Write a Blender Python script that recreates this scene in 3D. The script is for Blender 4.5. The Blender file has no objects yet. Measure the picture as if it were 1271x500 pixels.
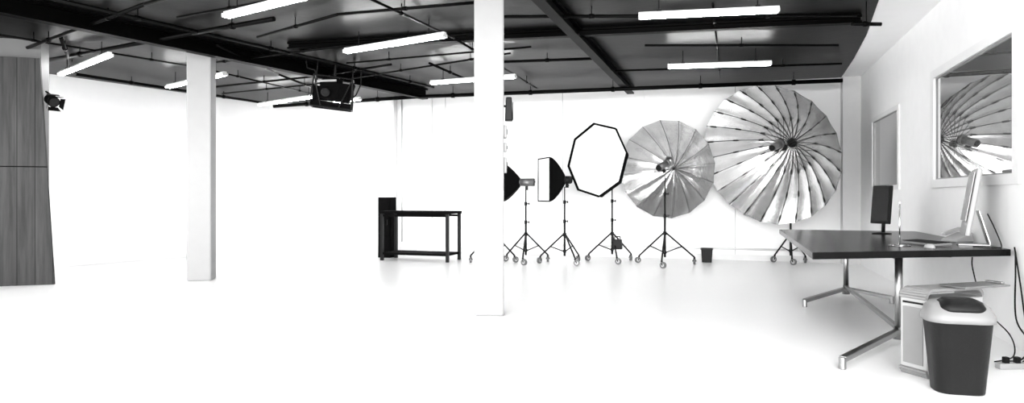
import bpy, math, random
from mathutils import Vector, Matrix, Euler
random.seed(4)
scn = bpy.context.scene
COL = scn.collection
rad = math.radians

# ------------------------------------------------------------------ materials
def mat(name, col=0.5, rough=0.5, metal=0.0, spec=0.5, var=0.04, scale=6.0, bump=0.0, bscale=60.0,
        emit=0.0, stretch=None, alpha=None):
    m = bpy.data.materials.new(name); m.use_nodes = True
    nt = m.node_tree; b = nt.nodes["Principled BSDF"]
    tc = nt.nodes.new("ShaderNodeTexCoord"); mp = nt.nodes.new("ShaderNodeMapping")
    nt.links.new(tc.outputs["Object"], mp.inputs["Vector"])
    if stretch: mp.inputs["Scale"].default_value = stretch
    n = nt.nodes.new("ShaderNodeTexNoise"); n.inputs["Scale"].default_value = scale
    n.inputs["Detail"].default_value = 4
    nt.links.new(mp.outputs["Vector"], n.inputs["Vector"])
    r = nt.nodes.new("ShaderNodeValToRGB")
    lo = max(0, col*(1-var)); hi = min(1, col*(1+var))
    r.color_ramp.elements[0].color = (lo, lo, lo, 1); r.color_ramp.elements[0].position = .3
    r.color_ramp.elements[1].color = (hi, hi, hi, 1); r.color_ramp.elements[1].position = .7
    nt.links.new(n.outputs["Fac"], r.inputs["Fac"])
    nt.links.new(r.outputs["Color"], b.inputs["Base Color"])
    b.inputs["Roughness"].default_value = rough; b.inputs["Metallic"].default_value = metal
    b.inputs["Specular IOR Level"].default_value = spec
    if emit:
        b.inputs["Emission Color"].default_value = (1, 1, 1, 1); b.inputs["Emission Strength"].default_value = emit
    if bump:
        n2 = nt.nodes.new("ShaderNodeTexNoise"); n2.inputs["Scale"].default_value = bscale
        nt.links.new(mp.outputs["Vector"], n2.inputs["Vector"])
        bp = nt.nodes.new("ShaderNodeBump"); bp.inputs["Strength"].default_value = bump
        bp.inputs["Distance"].default_value = .02
        nt.links.new(n2.outputs["Fac"], bp.inputs["Height"]); nt.links.new(bp.outputs["Normal"], b.inputs["Normal"])
    return m

WALL = mat("white_wall_paint", .93, .6, var=.01, spec=.2)
WALLB = mat("back_wall_paint", .87, .6, var=.02, scale=1.0, spec=.2)
WALLR = mat("right_wall_paint", .89, .6, var=.015, spec=.2)
FLOOR = mat("white_floor_paint", .95, .30, var=.008, scale=1.2, spec=.35)
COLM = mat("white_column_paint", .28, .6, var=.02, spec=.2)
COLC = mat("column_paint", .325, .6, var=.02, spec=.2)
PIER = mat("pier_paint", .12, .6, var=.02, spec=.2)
TRIM = mat("trim_paint", .68, .6, var=.02, spec=.2)
LINE = mat("grey_joint_paint", .48, .6, var=.05, spec=.2)
SOFF = mat("white_soffit_paint", .93, .6, var=.01)
CEIL = mat("black_ceiling_paint", .0022, .34, var=.4, scale=1.5, bump=.08, bscale=7, spec=.065)
BEAM = mat("black_beam_paint", .001, .45, var=.2, spec=.03)
PIPE = mat("black_pipe_paint", .001, .4, var=.2, spec=.05)
BLACK = mat("black_plastic", .004, .5, var=.15, spec=.18)
FABRIC = mat("black_fabric", .002, .9, var=.3, scale=40, bump=.1, spec=.05)
BMET = mat("black_metal", .0035, .4, var=.15, spec=.15)
GREY = mat("grey_metal", .14, .35, metal=.6, var=.08)
DGREY = mat("dark_grey_metal", .018, .4, metal=.4, var=.08)
RIBG = mat("grey_rib_metal", .06, .4, metal=.3, var=.08)
CHROME = mat("chrome", .5, .14, metal=1, var=.03)
BRUSH = mat("brushed_aluminium", .34, .28, metal=1, var=.05, stretch=(1, 1, 20))
SILVER = mat("silver_fabric", .68, .25, metal=.88, var=.10, scale=5, bump=.16, bscale=6)
SILVW = mat("white_silver_fabric", .62, .25, metal=.84, var=.10, scale=5, bump=.45, bscale=6)
DIFF = mat("white_diffuser", .75, .7, var=.01)
TUBEM = mat("lit_tube", .9, .4, var=.0, emit=34)
FIXW = mat("white_enamel", .8, .4, var=.02)
FRAMEW = mat("white_window_frame", .75, .4, var=.02)
PLW = mat("white_plastic", .38, .35, var=.02)
PLG = mat("light_grey_plastic", .20, .4, var=.04)
BIN = mat("dark_grey_plastic", .0075, .45, var=.1, bump=.05, spec=.18)
DESK = mat("black_laminate", .003, .25, var=.15, spec=.15)
WHEEL = mat("grey_rubber", .10, .4, var=.1)
SCREEN = mat("dark_screen", .012, .12, var=.05, spec=.2)
SCRL = mat("pale_screen", .24, .2, var=.03)
GLASS = mat("window_glass", .56, .012, metal=.85, var=.02)

def woodmat():
    m = bpy.data.materials.new("weathered_wood"); m.use_nodes = True
    nt = m.node_tree; b = nt.nodes["Principled BSDF"]; L = nt.links.new
    tc = nt.nodes.new("ShaderNodeTexCoord"); mp = nt.nodes.new("ShaderNodeMapping")
    mp.inputs["Scale"].default_value = (8, 8, .5); L(tc.outputs["Object"], mp.inputs["Vector"])
    n = nt.nodes.new("ShaderNodeTexNoise"); n.inputs["Scale"].default_value = 1.6; n.inputs["Detail"].default_value = 10
    n.inputs["Roughness"].default_value = .65; n.inputs["Distortion"].default_value = .2
    L(mp.outputs["Vector"], n.inputs["Vector"])
    sx = nt.nodes.new("ShaderNodeSeparateXYZ"); L(tc.outputs["Object"], sx.inputs[0])
    def M(op, a, bb):
        d = nt.nodes.new("ShaderNodeMath"); d.operation = op
        for i, q in enumerate((a, bb)):
            if q is None: continue
            if isinstance(q, (int, float)): d.inputs[i].default_value = q
            else: L(q, d.inputs[i])
        return d.outputs[0]
    q = M('DIVIDE', M('ADD', sx.outputs["X"], .02), .21); fr = M('FRACT', q, None); fl = M('FLOOR', q, None)
    wn = nt.nodes.new("ShaderNodeTexWhiteNoise"); wn.noise_dimensions = '1D'; L(fl, wn.inputs["W"])
    v = M('ADD', M('MULTIPLY', n.outputs["Fac"], .075), M('MULTIPLY', wn.outputs["Value"], .022))
    v = M('MAXIMUM', M('ADD', v, -.010), .006)
    g = M('GREATER_THAN', fr, .05)
    v = M('MULTIPLY', v, M('ADD', M('MULTIPLY', g, .75), .25))
    L(v, b.inputs["Base Color"]); b.inputs["Roughness"].default_value = .65
    b.inputs["Specular IOR Level"].default_value = .15
    return m
WOOD = woodmat()

# ------------------------------------------------------------------ builder
class B:
    def __init__(s): s.v = []; s.f = []; s.m = []; s.M = Matrix.Identity(4)
    def _add(s, vs, fs, mi):
        o = len(s.v); s.v += [tuple(s.M @ Vector(v)) for v in vs]
        s.f += [tuple(i+o for i in f) for f in fs]; s.m += [mi]*len(fs)
    def box(s, c, d, rot=(0, 0, 0), mi=0, taper=1.0):
        R = Euler(rot).to_matrix(); vs = []
        for z in (-.5, .5):
            k = taper if z > 0 else 1
            for x, y in ((-.5, -.5), (.5, -.5), (.5, .5), (-.5, .5)):
                vs.append(Vector(c) + R @ Vector((x*d[0]*k, y*d[1]*k, z*d[2])))
        s._add(vs, [(3, 2, 1, 0), (4, 5, 6, 7), (0, 1, 5, 4), (1, 2, 6, 5), (2, 3, 7, 6), (3, 0, 4, 7)], mi); return s
    def bb(s, a, b, mi=0):
        return s.box([(a[i]+b[i])/2 for i in range(3)], [abs(b[i]-a[i]) for i in range(3)], mi=mi)
    def tube(s, p, q, r, r2=None, n=10, mi=0):
        p = Vector(p); q = Vector(q); r2 = r if r2 is None else r2
        R = (q-p).to_track_quat('Z', 'Y').to_matrix(); vs = []
        for c, rr in ((p, r), (q, r2)):
            for i in range(n):
                a = 2*math.pi*i/n; vs.append(c + R @ Vector((rr*math.cos(a), rr*math.sin(a), 0)))
        fs = [(i, (i+1) % n, n+(i+1) % n, n+i) for i in range(n)] + [tuple(range(n-1, -1, -1)), tuple(range(n, 2*n))]
        s._add(vs, fs, mi); return s
    def path(s, pts, r, n=8, mi=0):
        for a, b in zip(pts, pts[1:]): s.tube(a, b, r, n=n, mi=mi)
        return s
    def bar(s, p, q, w, h, mi=0):
        p = Vector(p); q = Vector(q); d = (q-p); L = d.length; R = d.to_track_quat('X', 'Z').to_matrix(); vs = []
        for x in (0, L):
            for y, z in ((-w/2, -h/2), (w/2, -h/2), (w/2, h/2), (-w/2, h/2)): vs.append(p + R @ Vector((x, y, z)))
        s._add(vs, [(3, 2, 1, 0), (4, 5, 6, 7), (0, 1, 5, 4), (1, 2, 6, 5), (2, 3, 7, 6), (3, 0, 4, 7)], mi); return s
    def loft(s, rings, mi=0, cap=True, close=True):
        n = len(rings[0]); vs = [v for r in rings for v in r]; fs = []
        for k in range(len(rings)-1):
            for i in range(n if close else n-1):
                j = (i+1) % n; fs.append((k*n+i, k*n+j, (k+1)*n+j, (k+1)*n+i))
        if cap: fs += [tuple(range(n-1, -1, -1)), tuple((len(rings)-1)*n+i for i in range(n))]
        s._add(vs, fs, mi); return s
    def lathe(s, prof, o=(0, 0, 0), n=20, mi=0, cap=True):
        return s.loft([[(o[0]+r*math.cos(2*math.pi*i/n), o[1]+r*math.sin(2*math.pi*i/n), o[2]+z) for i in range(n)] for r, z in prof], mi, cap)
    def obj(s, name, mats, parent=None, smooth=False, bevel=0, **props):
        me = bpy.data.meshes.new(name); me.from_pydata(s.v, [], s.f); me.validate(); me.update()
        if not isinstance(mats, (list, tuple)): mats = [mats]
        for m in mats: me.materials.append(m)
        for p, i in zip(me.polygons, s.m): p.material_index = i
        if smooth:
            for p in me.polygons: p.use_smooth = len(p.vertices) <= 4
        o = bpy.data.objects.new(name, me); COL.objects.link(o)
        if parent: o.parent = parent
        if bevel:
            bv = o.modifiers.new("bevel", "BEVEL"); bv.width = bevel; bv.segments = 2; bv.limit_method = 'ANGLE'; bv.angle_limit = rad(40)
        for k, v in props.items(): o[k] = v
        return o

def thing(name, loc, label, category, group=None, rot=(0, 0, 0), quat=None):
    e = bpy.data.objects.new(name, None); COL.objects.link(e); e.empty_display_size = .1
    e.location = loc
    if quat is not None: e.rotation_mode = 'QUATERNION'; e.rotation_quaternion = quat
    else: e.rotation_euler = rot
    e["label"] = label; e["category"] = category
    if group: e["group"] = group
    return e

# ------------------------------------------------------------------ room shell
H = 3.35; YB = 13.4; XR = 2.15
B().bb((-13.5, -1.5, -.1), (2.4, YB+.2, 0)).obj("floor", FLOOR, kind="structure")
B().bb((-13.5, YB, 0), (2.4, YB+.2, H+.1)).obj("wall_back", WALLB, kind="structure")
B().bb((-13.5, 2.6, H), (2.4, YB+.2, H+.1)).obj("ceiling", CEIL, kind="structure")

# cyclorama: plastered curved wall running into the floor
plan = [(-13.4, 2.6), (-12.2, 6.0), (-11.35, 8.8), (-10.75, 11.3)]
for k in range(9):      # rounded corner
    t = k/8; p0 = Vector((-10.55, 12.1)); p1 = Vector((-10.3, 13.2)); p2 = Vector((-9.3, 13.22))
    q = p0*(1-t)**2 + p1*2*t*(1-t) + p2*t*t; plan.append((q.x, q.y))
plan += [(-8.2, 13.22), (-7.05, 13.22)]
rings = []
for i, p in enumerate(plan):
    a = Vector(plan[max(0, i-1)]); b = Vector(plan[min(len(plan)-1, i+1)]); d = (b-a).normalized(); nrm = Vector((d.y, -d.x))
    ring = []
    for k in range(13):
        f = rad(90)*k/12; ring.append((p[0]+nrm.x*.6*(1-math.sin(f)), p[1]+nrm.y*.6*(1-math.sin(f)), .005+.6*(1-math.cos(f))))
    ring.append((p[0], p[1], H)); ring.append((p[0]-nrm.x*.15, p[1]-nrm.y*.15, H)); ring.append((p[0]-nrm.x*.15, p[1]-nrm.y*.15, 0))
    rings.append(ring)
B().loft(rings).obj("wall_left", WALL, kind="structure")

# right wall with two window openings
w1 = (6.22, 8.68, 1.30, 2.60); w2 = (10.25, 12.15, 1.30, 2.45)
wr = B()
for a, b in ((2.6, w1[0]), (w1[1], w2[0]), (w2[1], YB)): wr.bb((XR, a, 0), (XR+.22, b, H))
for w in (w1, w2): wr.bb((XR, w[0], 0), (XR+.22, w[1], w[2])); wr.bb((XR, w[0], w[3]), (XR+.22, w[1], H))
wr.obj("wall_right", WALLR, kind="structure")
for i, w in enumerate((w1, w2)):
    f = B(); t = .125 if i == 0 else .09
    x0, x1 = XR-(.03 if i == 0 else .02), XR+.12
    f.bb((x0, w[0], w[2]), (x1, w[0]+t, w[3])); f.bb((x0, w[1]-t, w[2]), (x1, w[1], w[3]))
    f.bb((x0, w[0]+t, w[2]), (x1, w[1]-t, w[2]+t*.7)); f.bb((x0, w[0]+t, w[3]-t*.7), (x1, w[1]-t, w[3]))
    f.bb((XR+.005, w[0]+t, w[2]+t*.7), (XR+.02, w[1]-t, w[3]-t*.7), mi=1)
    g = .014; gx0, gx1 = XR-.004, XR+.006; z0 = w[2]+t*.7; z1 = w[3]-t*.7
    f.bb((gx0, w[0]+t, z0), (gx1, w[0]+t+g, z1), mi=2); f.bb((gx0, w[1]-t-g, z0), (gx1, w[1]-t, z1), mi=2)
    f.bb((gx0, w[0]+t+g, z0), (gx1, w[1]-t-g, z0+g), mi=2); f.bb((gx0, w[0]+t+g, z1-g), (gx1, w[1]-t-g, z1), mi=2)
    f.obj("window_%d" % (i+1), [FIXW if i == 0 else FRAMEW, GLASS, PLG], kind="structure")
# white soffit strip beside the right wall
pts = [(1.87, YB), (1.80, 11.6), (1.70, 10.0), (1.50, 8.0), (1.2, 5.0), (1.0, 2.6), (XR, 2.6), (XR, YB)]
B().loft([[(x, y, H-.03) for x, y in pts], [(x, y, H-.001) for x, y in pts]]).obj("trim_1", SOFF, kind="structure")
# back wall pilasters, conduit, baseboard
B().bb((-6.55, YB-.05, 0), (-6.2, YB, H)).obj("trim_2", WALLB, kind="structure")
B().bb((-2.0, YB-.05, 0), (-1.65, YB, H)).obj("trim_3", WALLB, kind="structure")
B().bb((-7.0, YB-.02, .0), (XR, YB, .11)).obj("baseboard_back", TRIM, kind="structure", bevel=.004)
B().bb((1.86, YB-.25, 0), (XR, YB, H-.03)).obj("wall_corner", TRIM, kind="structure")
B().tube((-4.6, YB-.06, .22), (1.8, YB-.06, .22), .018).obj("trim_4", TRIM, kind="structure", smooth=True)
B().tube((-6.93, YB-.03, .2), (-6.93, YB-.03, H), .012).obj("trim_5", LINE, kind="structure", smooth=True)
for k, (x, z0, z1) in enumerate(((-5.9, 0.11, H), (-3.3, .11, H), (.05, .11, H))):
    B().bb((x, YB-.006, z0), (x+.014, YB, z1)).obj("trim_%d" % (6+k), LINE, kind="structure")

# left pier behind the wooden panels
dirp = Vector((.819, .573, 0)); nb = Vector((-.573, .819, 0))
ang = math.atan2(.573, .819)
e0 = Vector((-9.03, 6.785, 0)); c = e0 - dirp*.8 + nb*.16
B().box((c.x, c.y, H/2), (1.6, .3, H), rot=(0, 0, ang)).obj("wall_pier", PIER, kind="structure")

# ------------------------------------------------------------------ columns
def column(x, y, w, rot, m, label):
    b = B().box((0, 0, H/2), (w, w, H))
    o = b.obj("column", m, bevel=.02, kind="structure"); o.location = (x, y, 0); o.rotation_euler = (0, 0, rot)
    o["label"] = label
    return o
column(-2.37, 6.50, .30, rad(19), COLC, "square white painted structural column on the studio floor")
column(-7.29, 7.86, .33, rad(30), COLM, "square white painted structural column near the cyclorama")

# ------------------------------------------------------------------ ceiling beams and pipes
def beam(p, q, w, h, zt=H):
    d = Vector((q[0]-p[0], q[1]-p[1], 0)); L = d.length; a = math.atan2(d.y, d.x)
    b = B(); z0 = zt-h
    b.box((0, 0, z0+.012), (L, w, .024)); b.box((0, 0, zt-.012), (L, w, .024)); b.box((0, 0, z0+h/2), (L, .03, h-.04))
    o = b.obj("ceiling_beam", BEAM, label="black painted steel beam running across the ceiling", category="beam", group="black ceiling beams")
    o.location = ((p[0]+q[0])/2, (p[1]+q[1])/2, 0); o.rotation_euler = (0, 0, a)
beam((-7.9, 2.9), (-5.85, 12.3), .14, .2)
beam((-1.88, 2.9), (-1.88, 13.2), .13, .15)
beam((-5.9, 8.0), (1.45, 8.9), .11, .09)
def pipe(pts, r=.022, z=3.24, n="ceiling_pipe"):
    P = [(x, y, z) for x, y in pts]
    b = B().path(P, r)
    for i, (a, c) in enumerate(zip(P, P[1:])):
        L = (Vector(c)-Vector(a)).length; k = max(1, int(L/1.4))
        for j in range(k):
            q = Vector(a).lerp(Vector(c), (j+.5)/k)
            b.tube(q, (q.x, q.y, H), .006, n=6)
            d = (Vector(c)-Vector(a)).normalized(); b.tube(q-d*.03, q+d*.03, r*1.35)
    b.obj(n, PIPE, smooth=True, label="thin black painted conduit pipe hung under the ceiling", category="pipe", group="black ceiling conduits")
pipe([(-6.67, 5.09), (-5.83, 8.69), (-5.3, 11.5)])
pipe([(-9.3, 6.75), (-5.92, 5.58), (-4.5, 5.2)])
pipe([(-9.72, 7.42), (-6.39, 6.75), (-5.0, 6.5)], .03)
pipe([(-8.06, 8.43), (-4.95, 7.94), (-3.04, 7.84)], .018)
pipe([(-5.77, 7.18), (-4.19, 6.56), (-2.57, 6.61)], .018)
pipe([(-2.46, 7.23), (1.33, 8.4)], .02)
pipe([(-3.29, 9.65), (-1.97, 9.83)], .022)
pipe([(-6.6, 7.4), (-7.19, 9.45), (-7.6, 11.5)], .018)
pipe([(-8.17, 6.4), (-10.4, 8.4), (-9.7, 12.2)], .026)
pipe([(-1.12, 9.19), (1.36, 10.0)], .016)
pipe([(-1.8, 10.9), (1.6, 11.4)], .016)
pipe([(-9.2, 10.2), (-6.6, 9.8), (-5.0, 9.3)], .018)
pipe([(-9.5, 12.35), (-5.94, 12.05), (1.78, 12.6)], .036, z=3.17)
pipe([(-4.4, 9.4), (-4.4, 12.6)], .02)
pipe([(1.25, 8.2), (1.56, 8.32)], .022, z=3.1)
pipe([(-8.9, 5.7), (-8.0, 8.6), (-7.9, 11.9)], .014)
pipe([(-6.0, 6.1), (-2.7, 5.6)], .014)
pipe([(-9.6, 10.9), (-7.2, 10.5), (-3.0, 9.1)], .014)
pipe([(-3.6, 5.5), (-3.4, 8.0), (-3.5, 12.2)], .016)
pipe([(-5.6, 9.0), (-2.6, 8.8)], .014)
pipe([(-.2, 7.6), (-.2, 12.4)], .012, z=3.29)

# ------------------------------------------------------------------ fluorescent lights
FG = "fluorescent ceiling lights"
def fluoro(p, q, z=3.12):
    p = Vector((*p, z)); q = Vector((*q, z)); L = (q-p).length; a = math.atan2(q.y-p.y, q.x-p.x); c = (p+q)/2
    e = thing("fluorescent_light", c, "white twin-tube fluorescent fitting hung below the black ceiling", "ceiling light", FG, (0, 0, a))
    h = B(); h.box((0, 0, .025), (L, .05, .035))
    h.box((0, .036, .012), (L, .03, .005), rot=(rad(-25), 0, 0)); h.box((0, -.036, .012), (L, .03, .005), rot=(rad(25), 0, 0))
    for s in (-1, 1): h.box((s*(L/2-.01), 0, -.002), (.02, .095, .042))
    h.obj("housing", FIXW, e, bevel=.003)
    for s in (-1, 1): B().tube((-L/2+.02, s*.024, -.010), (L/2-.02, s*.024, -.010), .014, n=12).obj("tube", TUBEM, e, smooth=True)
    for s in (-1, 1): B().tube((s*L*.35, 0, .04), (s*L*.35, 0, H-z), .006).box((s*L*.35, 0, .05), (.05, .05, .02)).obj("bracket", BMET, e)
for p, q in (((-5.12, 5.86), (-3.82, 5.51)), ((-4.87, 7.79), (-3.25, 7.38)), ((-4.84, 10.4), (-3.29, 10.26)),
             ((-9.39, 11.74), (-7.5, 11.06)), ((-8.35, 12.15), (-6.95, 11.65)), ((-9.4, 9.34), (-7.55, 8.64)),
             ((-10.01, 7.84), (-8.01, 6.98)), ((-.95, 7.25), (.46, 7.45)), ((-.91, 10.2), (.54, 10.4))):
    fluoro(p, q)

# ------------------------------------------------------------------ hanging unit
e = thing("ceiling_projector", (-6.1, 9.4, 2.88), "black caged projector unit hanging on a pole from the ceiling beam", "projector", rot=(rad(4), rad(6), rad(30)))
b = B().box((.03, 0, .0), (.46, .40, .28)).box((-.02, .02, .17), (.30, .30, .08)).box((.16, -.19, -.02), (.16, .06, .18))
for k in range(5): b.box((.16, -.225, -.08+k*.03), (.13, .012, .008), rot=(rad(35), 0, 0))
b.obj("body", FABRIC, e, bevel=.015)
B().tube((-.10, -.19, .0), (-.10, -.28, -.04), .06, .07, n=24).obj("lens_barrel", BLACK, e, smooth=True)
B().tube((-.10, -.281, -.0405), (-.10, -.284, -.042), .05, n=24).obj("lens", SCREEN, e, smooth=True)
b = B()
for sx in (-.32, .32):
    for sy in (-.25, .25): b.tube((sx, sy, -.26), (sx*.92, sy, .22), .011)
for s in (-.25, .25): b.tube((-.32, s, -.26), (.32, s, -.26), .013).tube((-.295, s, .22), (.295, s, .22), .013)
for s in (-.25, .25): b.tube((s*1.28, -.25, -.26), (s*1.28, .25, -.26), .013).tube((s*1.18, -.25, .22), (s*1.18, .25, .22), .013)
b.tube((-.295, -.25, .22), (-.15, -.25, -.26), .010).tube((.295, -.25, .22), (.12, -.25, -.26), .010)
b.obj("cage", BMET, e)
B().box((0, 0, -.21), (.62, .48, .08)).box((-.25, 0, -.06), (.10, .4, .24)).box((.27, -.05, .02), (.08, .3, .28), rot=(0, rad(12), 0)).obj("lower_tray", FABRIC, e, bevel=.006)
B().tube((0, 0, .18), (0, 0, .45), .024, n=14).box((0, 0, .22), (.16, .16, .03)).obj("hanging_pole", BMET, e)
for sx in (-.28, .28): B().tube((sx, 0, .2), (sx, 0, .46), .010).obj("hanger", BMET, e)
B().bar((-.24, -.262, .12), (.05, -.262, .17), .02, .03).obj("light_bracket", GREY, e)
B().path([(.40, .1, .43), (.42, .1, .2), (.36, .05, .0), (.26, .0, -.1)], .010).obj("cable", BLACK, e)
B().path([(-.45, -.1, .43), (-.42, -.1, .32), (-.30, -.12, .30), (-.24, -.12, .14)], .010).obj("cable", BLACK, e)

# barn door spotlight on the pier
lp = e0 + dirp*.14
e = thing("spotlight", (lp.x, lp.y, 2.52), "black spotlight with barn doors mounted on the white pier", "spotlight", rot=(rad(25), 0, rad(75)))
B().tube((0, .08, 0), (0, -.05, 0), .075, n=18).tube((0, .08, 0), (0, .11, 0), .075, .045, n=18).obj("lamp_body", FABRIC, e, smooth=True)
B().tube((0, -.05, 0), (0, -.053, 0), .06, n=18).obj("lens", SCREEN, e)
for a in range(4):
    M = Matrix.Rotation(rad(90*a), 4, 'Y')
    b = B(); b.M = M; b.loft([[(-.06, -.05, .07), (.06, -.05, .07), (.06, -.053, .075), (-.06, -.053, .075)], [(-.08, -.11, .10), (.08, -.11, .10), (.08, -.113, .105), (-.08, -.113, .105)]])
    b.obj("barn_door", FABRIC, e)
B().tube((0, .09, .06), (-.04, .15, .08), .012).box((0, .02, .082), (.15, .04, .012)).obj("arm", BMET, e)

# fittings on the centre column
e = thing("wall_speaker", (-2.19, 6.50, 2.09), "small black speaker fixed to the white column", "speaker", rot=(0, 0, rad(19)))
B().box((0.03, 0, 0), (.08, .12, .24), taper=.75).obj("cabinet", BLACK, e, bevel=.012)
B().box((.071, 0, -.02), (.006, .09, .17)).obj("grille", BMET, e)
B().tube((-.04, 0, .03), (0, 0, .03), .012).obj("bracket", BMET, e)
for z, h in ((1.86, .13), (1.70, .09), (1.52, .16)):
    e = thing("switch_box", (-2.207, 6.50, z), "white switch box screwed to the side of the column", "switch box", "switch boxes on the column", rot=(0, 0, rad(19)))
    B().box((0, 0, 0), (.05, .09, h)).obj("box", PLG, e, bevel=.006)
    B().box((.028, 0, 0), (.01, .035, h*.4)).obj("switch", DGREY, e, bevel=.003)

# ------------------------------------------------------------------ wooden panels
def woodpanel(z0, z1, l0, l1, r0, r1, label, seam_shadow=False):
    b = B(); t = .05
    def ring(z, l, r): return [(l, 0, z), (r, 0, z), (r, t, z), (l, t, z)]
    b.loft([ring(z0, l0, r0), ring(z1, l1, r1)])
    o = b.obj("wood_panel", WOOD, bevel=.004, label=label, category="panel", group="stacked weathered wood panels")
    o.location = (-8.8, 6.8, 0); o.rotation_euler = (0, 0, ang)
    if seam_shadow:
        B().bb((l1, .015, z1), (r1, t-.005, z1+.012)).obj("seam_shadow", FABRIC, o)  # black strip added between the panels to stand in for the seam's shadow
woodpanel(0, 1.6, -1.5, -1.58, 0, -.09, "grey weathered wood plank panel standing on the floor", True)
woodpanel(1.612, 3.08, -1.58, -1.66, -.09, -.17, "grey weathered wood plank panel stacked on the lower panel")

# ------------------------------------------------------------------ stands
SG = "light stands on casters"
def stand(x, y, h, R=.42, rot=0, hub=.52, label="black tripod light stand on wheeled casters"):
    e = thing("light_stand", (x, y, 0), label, "light stand", SG, (0, 0, rot))
    b = B().tube((0, 0, .14), (0, 0, h*.55), .019).tube((0, 0, h*.55), (0, 0, h*.8), .015).tube((0, 0, h*.8), (0, 0, h), .011)
    b.obj("pole", BMET, e, smooth=True)
    for z in (h*.55, h*.8): B().tube((0, 0, z-.03), (0, 0, z+.03), .026).tube((0, 0, z), (.06, 0, z), .009).tube((.06, 0, z-.02), (.06, 0, z+.02), .01).obj("clamp_knob", BLACK, e, smooth=True)
    for z0, z1, r in ((hub-.03, hub+.03, .032), (.2, .25, .028)): B().tube((0, 0, z0), (0, 0, z1), r).obj("collar", BLACK, e, smooth=True)
    for k in range(3):
        a = rad(-90+120*k); c, s = math.cos(a), math.sin(a)
        p = (c*.03, s*.03, hub); q = (c*R, s*R, .13)
        mid = Vector(p).lerp(Vector(q), .55)
        B().tube(p, q, .0145).tube(q, (c*R, s*R, .10), .018).obj("leg", BMET, e, smooth=True)
        B().tube((c*.025, s*.025, .225), mid, .010).obj("brace", BMET, e)
        ca = a + 1.1
        w = B(); wx, wy = c*R+.025*math.cos(ca), s*R+.025*math.sin(ca); px, py = -math.sin(ca)*.02, math.cos(ca)*.02
        w.tube((wx-px, wy-py, .055), (wx+px, wy+py, .055), .055, n=18)
        w.tube((wx-px*1.1, wy-py*1.1, .055), (wx+px*1.1, wy+py*1.1, .055), .030, n=14, mi=1)
        w.tube((c*R, s*R, .11), (wx-px*1.5, wy-py*1.5, .055), .010, mi=2).tube((c*R, s*R, .11), (wx+px*1.5, wy+py*1.5, .055), .010, mi=2)
        w.obj("caster", [WHEEL, PLW, BLACK], e, smooth=True)
    return e

def strobe(e, y0=0.0, L=.30, r=.07, grey=True):
    B().tube((0, y0, 0), (0, y0+L, 0), r, n=20).tube((0, y0-.05, 0), (0, y0, 0), r*1.25, r*1.05, n=20).obj("strobe_head", GREY if grey else BLACK, e, smooth=True)
    B().tube((0, y0+L, 0), (0, y0+L+.015, 0), r*.92, n=20).box((0, y0+L+.018, .01), (.06, .01, .03)).obj("control_panel", BLACK, e)
    b = B().box((0, y0+L*.45, -r-.035), (.035, .05, .07)).tube((-.03, y0+L*.45, -r-.03), (.08, y0+L*.45, -r-.03), .010)
    b.obj("mounting_bracket", BLACK, e)

def softbox(x, y, z, th, w, h, dep, label, pitch=0, sl=.24, grey=True):
    e = thing("softbox", (x, y, z), label, "softbox", "softboxes", (pitch, 0, th))
    def ring(f, yy):
        ww = w/2*f; hh = h/2*f; return [(-ww, yy, -hh), (ww, yy, -hh), (ww, yy, hh), (-ww, yy, hh)]
    rings = []
    for k in range(9):
        t = k/8; f = 1-(1-.2)*(t**1.35); rings.append(ring(f, -dep-.06+dep*t))
    B().loft(rings, cap=False).loft([ring(1.0, -dep-.06), ring(1.0, -dep-.075)], cap=False).obj("shell", FABRIC, e)
    B().loft([ring(.97, -dep-.066), ring(.97, -dep-.072)]).obj("diffuser", DIFF, e)
    b = B(); r_ = ring(1.0, -dep-.075)
    for i in range(4): b.tube(r_[i], r_[(i+1) % 4], .010, n=8)
    b.obj("rim", FABRIC, e)
    for k, (sx, sz) in enumerate(((-1, -1), (1, -1), (1, 1), (-1, 1))):
        pts = []
        for i in range(9):
            t = i/8; f = 1-(1-.2)*(t**1.35); pts.append((sx*w/2*f, -dep-.06+dep*t, sz*h/2*f))
        B().path(pts, .006, n=6).obj("rod", BMET, e)
    strobe(e, -.05, sl, grey=grey)
    return e

stand(-3.56, 11.70, 1.34, .44, rad(10))
softbox(-3.60, 11.68, 1.46, rad(-76), .66, .70, .32, "small black softbox seen from the side on a stand", rad(0))
stand(-2.85, 11.75, 1.38, .44, rad(38))
softbox(-2.81, 11.75, 1.50, rad(-55), .60, .76, .36, "black softbox with white front panel on a stand", sl=.12, grey=False)
stand(-2.10, 12.36, 1.40, .46, rad(20))
stand(-1.12, 12.05, 1.56, .56, rad(0), hub=.56)
stand(1.0, 13.08, 2.10, .30, rad(0), hub=.5)
stand(-4.22, 11.75, 1.0, .46, rad(-40), label="black tripod light stand mostly behind the white column")

# octabox
e = thing("octagonal_softbox", (-2.11, 12.34, 1.60), "large octagonal softbox with black rim and white front", "softbox", "softboxes", (rad(-4), 0, rad(-28)))
R8 = .67; cz = .23; yf = -.42
def oring(r, y, sh=1.0): return [(r*math.cos(rad(45*i+8))*1.0, y, cz*sh+r*math.sin(rad(45*i+8))) for i in range(8)]
rs = []
for k in range(8):
    t = k/7; rs.append(oring(R8*(1-.84*t**1.5), yf+.4*t, 1-.95*t))
B().loft(rs, cap=False).loft([oring(R8, yf), oring(R8*1.0, yf-.05)], cap=False).obj("shell", FABRIC, e)
B().loft([oring(R8*.965, yf-.012), oring(R8*.965, yf-.018)]).obj("diffuser", DIFF, e)
b = B(); o1 = oring(R8, yf-.04)
for i in range(8): b.tube(o1[i], o1[(i+1) % 8], .014)
b.obj("rim", FABRIC, e)
for i in range(8):
    B().path([rs[k][i] for k in range(8)], .006, n=6).obj("rod", BMET, e)
strobe(e, -.04, .22)

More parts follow.
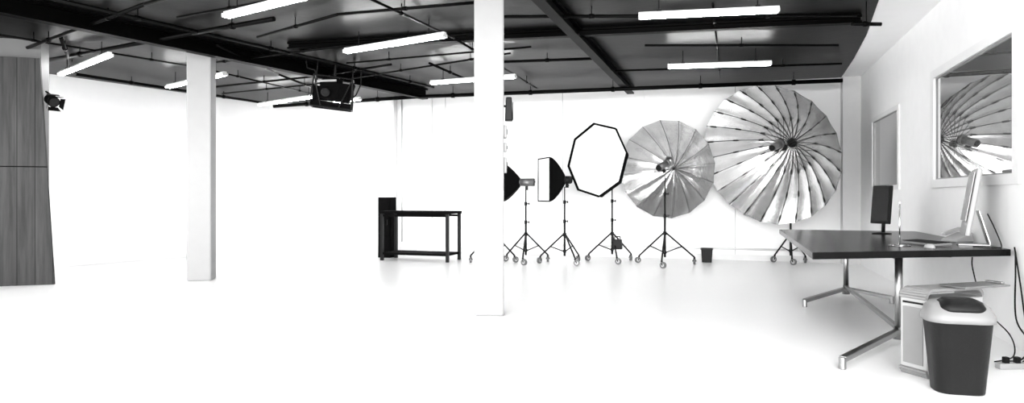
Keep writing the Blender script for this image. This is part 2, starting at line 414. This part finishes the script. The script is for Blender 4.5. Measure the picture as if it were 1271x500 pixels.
# umbrellas
def umbrella(name, A, nrm, R, dep, N, m, label, outer=None, roll=0, clips=False, flat=2.0, ribm=None, bowz=.012):
    q = Vector(nrm).to_track_quat('Z', 'Y')
    e = thing(name, A, label, "umbrella", "studio umbrellas", quat=q)
    sub = 6; rr = 18
    def surf(t, i, off=0):
        a = 2*math.pi*(i/(N*sub)) + roll; ph = (i % sub)/sub
        bow = math.sin(math.pi*ph)
        ch = math.cos(math.pi/N)/math.cos(math.pi*(2*ph-1)/N)
        r = R*t*(1-(1-ch)*.8 - .008*bow*t**6)
        z = dep*(t**flat) + bowz*R*bow*math.sin(math.pi*min(1, t*.9)) - off
        return (r*math.cos(a), r*math.sin(a), z)
    n = N*sub
    B().loft([[surf(.02+.98*k/rr, i) for i in range(n)] for k in range(rr+1)], cap=False).obj("canopy", m, e, smooth=True)
    if outer:
        B().loft([[surf(.02+.98*k/rr, i, .012) for i in range(n)] for k in range(rr+1)], cap=False).obj("outer_cover", outer, e)
    for j in range(N):
        b = B(); i = j*sub
        P = [Vector(surf(.03+.97*k/10, i)) + Vector((0, 0, .008)) for k in range(11)]
        b.path(P, .0045 if clips else .0035, n=6)
        if clips:
            for tt in (.40, .68, .93):
                a = Vector(surf(tt-.028, i))+Vector((0, 0, .014)); c2 = Vector(surf(tt+.028, i))+Vector((0, 0, .014))
                b.tube(a, c2, .012, n=8)
            a = Vector(surf(.40, i)); b.tube((a.x*.13, a.y*.13, dep*.34), a+Vector((0, 0, .01)), .0045, n=6)
        else:
            a = Vector(surf(.42, i)); b.tube((a.x*.05, a.y*.05, dep*.55), a, .0025, n=5)
        b.obj("rib", ribm or BMET, e)
    return e
Cr = Vector((.57, 12.2, 1.88)); Ap = Vector((1.02, 12.98, 2.16)); nn = Cr-Ap
e = umbrella("parabolic_umbrella", Ap, nn.normalized(), 1.22, nn.length, 24, SILVER,
             "giant silver parabolic umbrella with black ribs beside the wall", outer=FABRIC, clips=True, flat=1.8, bowz=.010)
B().tube((0, 0, -.06), (0, 0, .78), .014).obj("shaft", CHROME, e, smooth=True)
B().tube((0, 0, -.02), (0, 0, .05), .10, .07, n=24).obj("hub", BLACK, e, smooth=True)
B().tube((0, 0, .29), (0, 0, .36), .055, n=20).obj("runner", BLACK, e, smooth=True)
B().tube((0, .10, .50), (0, .10, .74), .065, n=20).tube((0, .10, .46), (0, .10, .50), .085, n=20).obj("strobe_head", GREY, e, smooth=True)
B().tube((0, .10, .445), (0, .10, .46), .09, n=20).obj("reflector_ring", BLACK, e, smooth=True)
B().tube((0, .1, .74), (0, .1, .76), .05, n=18).obj("end_cap", BLACK, e, smooth=True)
B().box((0, .03, .6), (.05, .07, .08)).obj("clamp", BLACK, e, bevel=.004)

Ap4 = Vector((-1.04, 12.98, 1.73)); C4 = Vector((-1.15, 12.53, 1.70)); nn = C4-Ap4
e = umbrella("reflective_umbrella", Ap4, nn.normalized(), .90, .46, 16, SILVW,
             "large white and silver reflective umbrella facing a flash head", roll=.1, flat=1.9, ribm=RIBG, bowz=.022)
B().tube((0, 0, -.05), (0, 0, .85), .006).obj("shaft", CHROME, e, smooth=True)
B().tube((0, 0, -.03), (0, 0, .03), .025).obj("hub", BLACK, e, smooth=True)
e = thing("flash_head", (-1.13, 12.03, 1.76), "grey flash head with reflector clamped on a stand", "flash head", rot=(rad(-22), 0, rad(150)))
strobe(e, -.05, .22, .06)
B().tube((0, -.10, 0), (0, -.17, 0), .065, .10, n=20).obj("reflector", BRUSH, e, smooth=True)

# power pack on stand 3
e = thing("power_pack", (-1.97, 12.16, .34), "black power pack hanging on the stand legs", "power pack")
B().box((0, 0, 0), (.17, .10, .18), taper=.9).obj("case", BLACK, e, bevel=.012)
B().path([(-.05, 0, .09), (-.05, 0, .14), (.05, 0, .14), (.05, 0, .09)], .009).path([(-.05, 0, .14), (-.10, .12, .2)], .006).obj("handle", BLACK, e)
# small black bin
e = thing("waste_basket", (-.44, 12.85, 0), "small black waste basket on the floor by the wall", "waste basket")
B().loft([[(s*.085, t*.085, 0) for s, t in ((-1, -1), (1, -1), (1, 1), (-1, 1))], [(s*.1, t*.1, .24) for s, t in ((-1, -1), (1, -1), (1, 1), (-1, 1))]]).obj("body", BLACK, e, bevel=.01)
b = B()
for s, t, w, d in ((0, -1, .22, .015), (0, 1, .22, .015), (-1, 0, .015, .22), (1, 0, .015, .22)): b.box((s*.103, t*.103, .245), (w, d, .02))
b.obj("rim", BMET, e, bevel=.003)

# ------------------------------------------------------------------ shelf frame and cabinet
e = thing("metal_workbench", (-5.61, 11.6, 0), "black metal frame workbench with lower shelf on the floor", "workbench")
W, D, Hh = 1.38, .6, .93
B().box((0, 0, Hh-.025), (W+.04, D+.04, .05)).obj("top", FABRIC, e, bevel=.004)
B().box((0, 0, .13), (W-.04, D, .04)).obj("shelf", FABRIC, e, bevel=.004)
for sx in (-1, 1):
    for sy in (-1, 1): B().box((sx*(W/2-.02), sy*(D/2-.02), (Hh-.05)/2), (.055, .055, Hh-.05)).obj("leg", BMET, e, bevel=.003)
for sy in (-1, 1): B().box((0, sy*(D/2-.02), Hh-.085), (W, .03, .04)).obj("rail", FABRIC, e)
e = thing("equipment_cabinet", (-6.50, 11.92, 0), "tall narrow black equipment cabinet beside the workbench", "cabinet")
B().box((0, 0, .595), (.27, .26, 1.19)).obj("body", FABRIC, e, bevel=.01)
B().box((0, -.135, .6), (.23, .012, 1.12)).obj("door", FABRIC, e, bevel=.004)
B().box((.08, -.146, .70), (.012, .014, .10)).obj("handle", BMET, e)

# ------------------------------------------------------------------ table
TZ = .78
e = thing("conference_table", (1.29, 7.6, 0), "long black-topped table with chrome pedestal legs against the wall", "table")
o = Vector((1.29, 7.6, 0))
pl = [(.575, 5.54), (2.12, 6.36), (2.12, 9.3), (.575, 9.3)]
B().loft([[(x-o.x, y-o.y, TZ-.055) for x, y in pl], [(x-o.x, y-o.y, TZ) for x, y in pl]]).obj("tabletop", DESK, e, bevel=.006)
for hx, hy in ((1.28, 6.15), (1.28, 8.8)):
    x, y = hx-o.x, hy-o.y
    B().tube((x, y, .10), (x, y, TZ-.045), .029, n=18).obj("pedestal", BRUSH, e, smooth=True)
    b = B().bar((x-.45, y+.12, TZ-.07), (x+.45, y+.35, TZ-.07), .06, .03).bar((x, y, TZ-.07), (x, y+.3, TZ-.07), .06, .03); b.obj("support", BMET, e)
    B().tube((x, y, .05), (x, y, .15), .042, .032, n=18).obj("hub", BRUSH, e, smooth=True)
    for fx, fy in (((-.55, -.98) if hy < 7 else (-.53, -.85)), (.42, -.25 if hy < 7 else -.30)):
        B().bar((x, y, .115), (x+fx, y+fy, .07), .05, .04).tube((x+fx, y+fy, 0), (x+fx, y+fy, .085), .025, n=14).obj("foot", BRUSH, e, bevel=.006)
B().bar((-.01, 6.15-o.y, .135), (-.01, 8.8-o.y, .135), .04, .035).obj("stretcher", BRUSH, e, bevel=.004)

e = thing("monitor", (1.60, 8.5, TZ), "small black flat monitor standing on the table", "monitor", rot=(0, 0, rad(-56)))
B().lathe([(.10, 0), (.10, .012), (.03, .02)], n=24).tube((0, .02, .01), (0, .03, .2), .02).obj("stand_base", BLACK, e, smooth=True)
B().box((0, 0, .33), (.265, .03, .43), rot=(rad(-5), 0, 0)).obj("bezel", BLACK, e, bevel=.008)
B().box((0, -.0165, .335), (.225, .004, .38), rot=(rad(-5), 0, 0)).obj("screen", SCREEN, e)
e = thing("desktop_computer", (1.965, 6.78, TZ), "silver all-in-one desktop computer seen edge-on on the table", "computer", rot=(0, 0, rad(-100)))
B().box((0, .0, .37), (.40, .04, .58), rot=(rad(-9), 0, 0)).obj("housing", PLW, e, bevel=.012)
B().box((0, -.023, .42), (.36, .006, .42), rot=(rad(-9), 0, 0)).obj("screen", SCRL, e)
B().bar((0, .05, .3), (0, .13, .012), .18, .012).bar((0, .13, .008), (0, -.1, .008), .20, .012).obj("foot", BRUSH, e, bevel=.003)
e = thing("keyboard", (1.60, 6.70, TZ+.007), "keyboard with dark keys lying on the black tabletop", "keyboard", rot=(0, 0, rad(-70)))
B().box((0, 0, .012), (.46, .16, .018), rot=(rad(4), 0, 0)).obj("case", PLG, e, bevel=.004)
b = B()
for r_ in range(5):
    for c_ in range(18): b.box((-.205+c_*.0242, -.056+r_*.028, .025+(r_-2)*.002), (.020, .022, .006))
b.obj("keys", BLACK, e)
e = thing("document_stand", (1.36, 6.50, TZ), "slim silver upright stand on a flat round base", "stand")
B().lathe([(.085, 0), (.085, .008), (.02, .012)], n=24).obj("base", CHROME, e, smooth=True)
B().tube((0, 0, .01), (0, 0, .36), .006).obj("rod", CHROME, e, smooth=True)
B().box((0, 0, .365), (.02, .010, .02)).obj("clip", PLW, e, bevel=.004)
e = thing("computer_mouse", (1.53, 6.28, TZ), "white computer mouse on the tabletop", "mouse", rot=(0, 0, .4))
B().loft([[(.03*k*math.cos(t*math.pi/8), .055*k*math.sin(t*math.pi/8), z) for t in range(16)] for k, z in ((1, 0), (1, .012), (.8, .026), (.4, .033))]).obj("shell", PLW, e, smooth=True)
B().tube((-.004, .03, .026), (.004, .03, .026), .008).obj("scroll_wheel", BLACK, e)
e = thing("desk_phone", (2.0, 7.28, TZ), "white desk telephone behind the computer", "telephone", rot=(0, 0, rad(-60)))
B().loft([[(-.09, -.1, 0), (.09, -.1, 0), (.09, .1, 0), (-.09, .1, 0)], [(-.085, -.095, .025), (.085, -.095, .025), (.085, .09, .09), (-.085, .09, .09)]]).obj("base", PLW, e, bevel=.008)
B().bar((-.06, -.09, .07), (-.06, .1, .12), .045, .03).obj("handset", PLW, e, bevel=.008)

# ------------------------------------------------------------------ white computer tower
a = math.atan2(.38, .5)
e = thing("computer_tower", (1.22, 5.04, 0), "white metal computer tower standing on the floor under the table", "computer", rot=(0, 0, a))
B().box((.26, .11, .285), (.52, .20, .47)).obj("case", PLW, e, bevel=.01)
for x in (0, .52):
    s = 1 if x == 0 else -1
    for z, t in ((.52, 1), (.05, -1)):
        pts_ = [(x+s*.012*(1-math.cos(k*math.pi/12))*6, .11, z+t*.06*math.sin(k*math.pi/12)) for k in range(7)]
        b = B()
        for p0, p1 in zip(pts_, pts_[1:]): b.bar(p0, p1, .20, .02)
        b.obj("handle_end", PLG, e)
B().box((.26, .11, .577), (.40, .20, .022)).obj("top_handle", PLG, e, bevel=.008)
B().box((-.003, .11, .27), (.004, .15, .38)).obj("grille", PLG, e, bevel=.001)
B().box((-.004, .11, .49), (.006, .15, .012)).obj("drive_slot", BLACK, e)
e = thing("serving_tray", (1.42, 5.36, .592), "flat silver tray lying on top of the computer tower", "tray", rot=(0, 0, a))
B().box((.09, -.12, .008), (.42, .19, .014)).obj("plate", BRUSH, e, bevel=.004)
B().box((.28, -.12, .022), (.03, .12, .014)).obj("clip", CHROME, e, bevel=.004)

# ------------------------------------------------------------------ trash bin
e = thing("trash_can", (1.325, 4.82, 0), "dark grey plastic trash can with light swing lid", "trash can", rot=(0, 0, rad(4)))
def rr(w, d, z, n=7, cr=.36, dy=0):
    out = []; r = min(w, d)*cr
    for cx, cy, a0 in ((w/2-r, d/2-r, 0), (-w/2+r, d/2-r, 90), (-w/2+r, -d/2+r, 180), (w/2-r, -d/2+r, 270)):
        for k in range(n): t = rad(a0+90*k/(n-1)); out.append((cx+r*math.cos(t), dy+cy+r*math.sin(t), z))
    return out
B().loft([rr(.27, .21, 0), rr(.275, .215, .01), rr(.35, .27, .43), rr(.365, .285, .435), rr(.365, .285, .445)]).obj("body", BIN, e, smooth=True)
B().loft([rr(.38, .30, .435), rr(.38, .30, .465), rr(.365, .285, .485), rr(.33, .24, .525, dy=.012), rr(.27, .17, .552, dy=.02), rr(.18, .10, .562, dy=.022)]).obj("lid", PLG, e, smooth=True)
B().loft([rr(.23, .14, .49, dy=-.055), rr(.25, .15, .525, dy=-.058), rr(.23, .14, .558, dy=-.030), rr(.17, .09, .574, dy=-.008)]).obj("flap", BLACK, e, smooth=True)

# ------------------------------------------------------------------ cables
def cable(pts, r=.006, label="black cable hanging down the wall from the table"):
    P = [Vector(p) for p in pts]; P = [P[0]]+P+[P[-1]]; out = []
    for i in range(1, len(P)-2):
        for k in range(8):
            t = k/8; a, b_, c_, d_ = P[i-1:i+3]
            out.append(.5*((2*b_)+(c_-a)*t+(2*a-5*b_+4*c_-d_)*t*t+(-a+3*b_-3*c_+d_)*t**3))
    out.append(P[-1])
    n = 8; rings = []
    for i, p in enumerate(out):
        d = (out[min(i+1, len(out)-1)]-out[max(i-1, 0)]).normalized(); q = d.to_track_quat('Z', 'Y').to_matrix()
        rings.append([tuple(p+q@Vector((r*math.cos(2*math.pi*j/n), r*math.sin(2*math.pi*j/n), 0))) for j in range(n)])
    B().loft(rings).obj("cable", BLACK, None, smooth=True, label=label, category="cable", group="black cables by the wall")
cable([(2.13, 6.32, .80), (2.13, 6.28, .7), (2.13, 6.2, .5), (2.12, 6.1, .3), (2.05, 5.8, .08), (1.95, 5.66, .02)])
cable([(2.14, 6.33, .76), (2.13, 6.30, .6), (2.10, 6.2, .25), (2.12, 6.0, .1), (2.0, 5.8, .02), (1.88, 5.75, .01)])
cable([(1.85, 6.35, .71), (1.87, 6.4, .6), (1.95, 6.4, .3), (2.06, 6.2, .12), (2.0, 5.95, .01), (1.8, 5.70, .01)], .005)
cable([(1.95, 5.47, .01), (2.05, 5.5, .012), (2.1, 5.4, .01), (2.0, 5.3, .01), (1.9, 5.25, .01), (1.95, 5.1, .01)], .006, "black cable lying on the floor")
cable([(2.11, 6.85, 1.05), (2.12, 6.7, .92), (2.10, 6.5, .80), (2.05, 6.42, .787), (1.95, 6.42, .787), (1.9, 6.5, .787)], .005, "black cable lying behind the computer on the table")
e = thing("power_strip", (1.9, 5.57, 0), "white power strip with plugs on the floor", "power strip", rot=(0, 0, rad(20)))
B().box((0, 0, .02), (.3, .055, .04)).obj("case", PLW, e, bevel=.006)
for k in range(3): B().box((-.09+k*.08, 0, .06), (.035, .035, .045)).obj("plug", BLACK, e, bevel=.005)
e = thing("wall_outlet", (-4.78, YB-.012, 1.44), "small dark socket on the white back wall", "outlet")
B().box((0, 0, 0), (.07, .02, .10)).obj("plate", BLACK, e, bevel=.004)
B().tube((0, -.01, 0), (0, -.014, 0), .02).obj("socket", BMET, e)

# ------------------------------------------------------------------ lights
w = bpy.data.worlds.new("World"); scn.world = w; w.use_nodes = True
w.node_tree.nodes["Background"].inputs["Color"].default_value = (1, 1, 1, 1)
w.node_tree.nodes["Background"].inputs["Strength"].default_value = 2.6
def fill_sun(e_, el, az, an):
    l = bpy.data.lights.new("fill_sun", 'SUN'); l.energy = e_; l.angle = rad(an)
    o = bpy.data.objects.new("fill_sun", l); COL.objects.link(o)
    d = Vector((math.sin(rad(az))*math.cos(rad(el)), math.cos(rad(az))*math.cos(rad(el)), -math.sin(rad(el))))
    o.rotation_euler = d.to_track_quat('-Z', 'Y').to_euler()
fill_sun(2.6, 4, -8, 30)  # added fill: low wide beam through the side left open behind the camera

# ------------------------------------------------------------------ camera
cam = bpy.data.cameras.new("camera"); co = bpy.data.objects.new("camera", cam); COL.objects.link(co)
cam.sensor_width = 36; cam.lens = 23.68; cam.shift_y = -6/1271; cam.clip_end = 100
co.location = (0, 0, 1.2); co.rotation_euler = (rad(90), 0, rad(18.1))
scn.camera = co
scn.view_settings.view_transform = 'Standard'; scn.view_settings.look = 'None'
scn.view_settings.exposure = 0.93
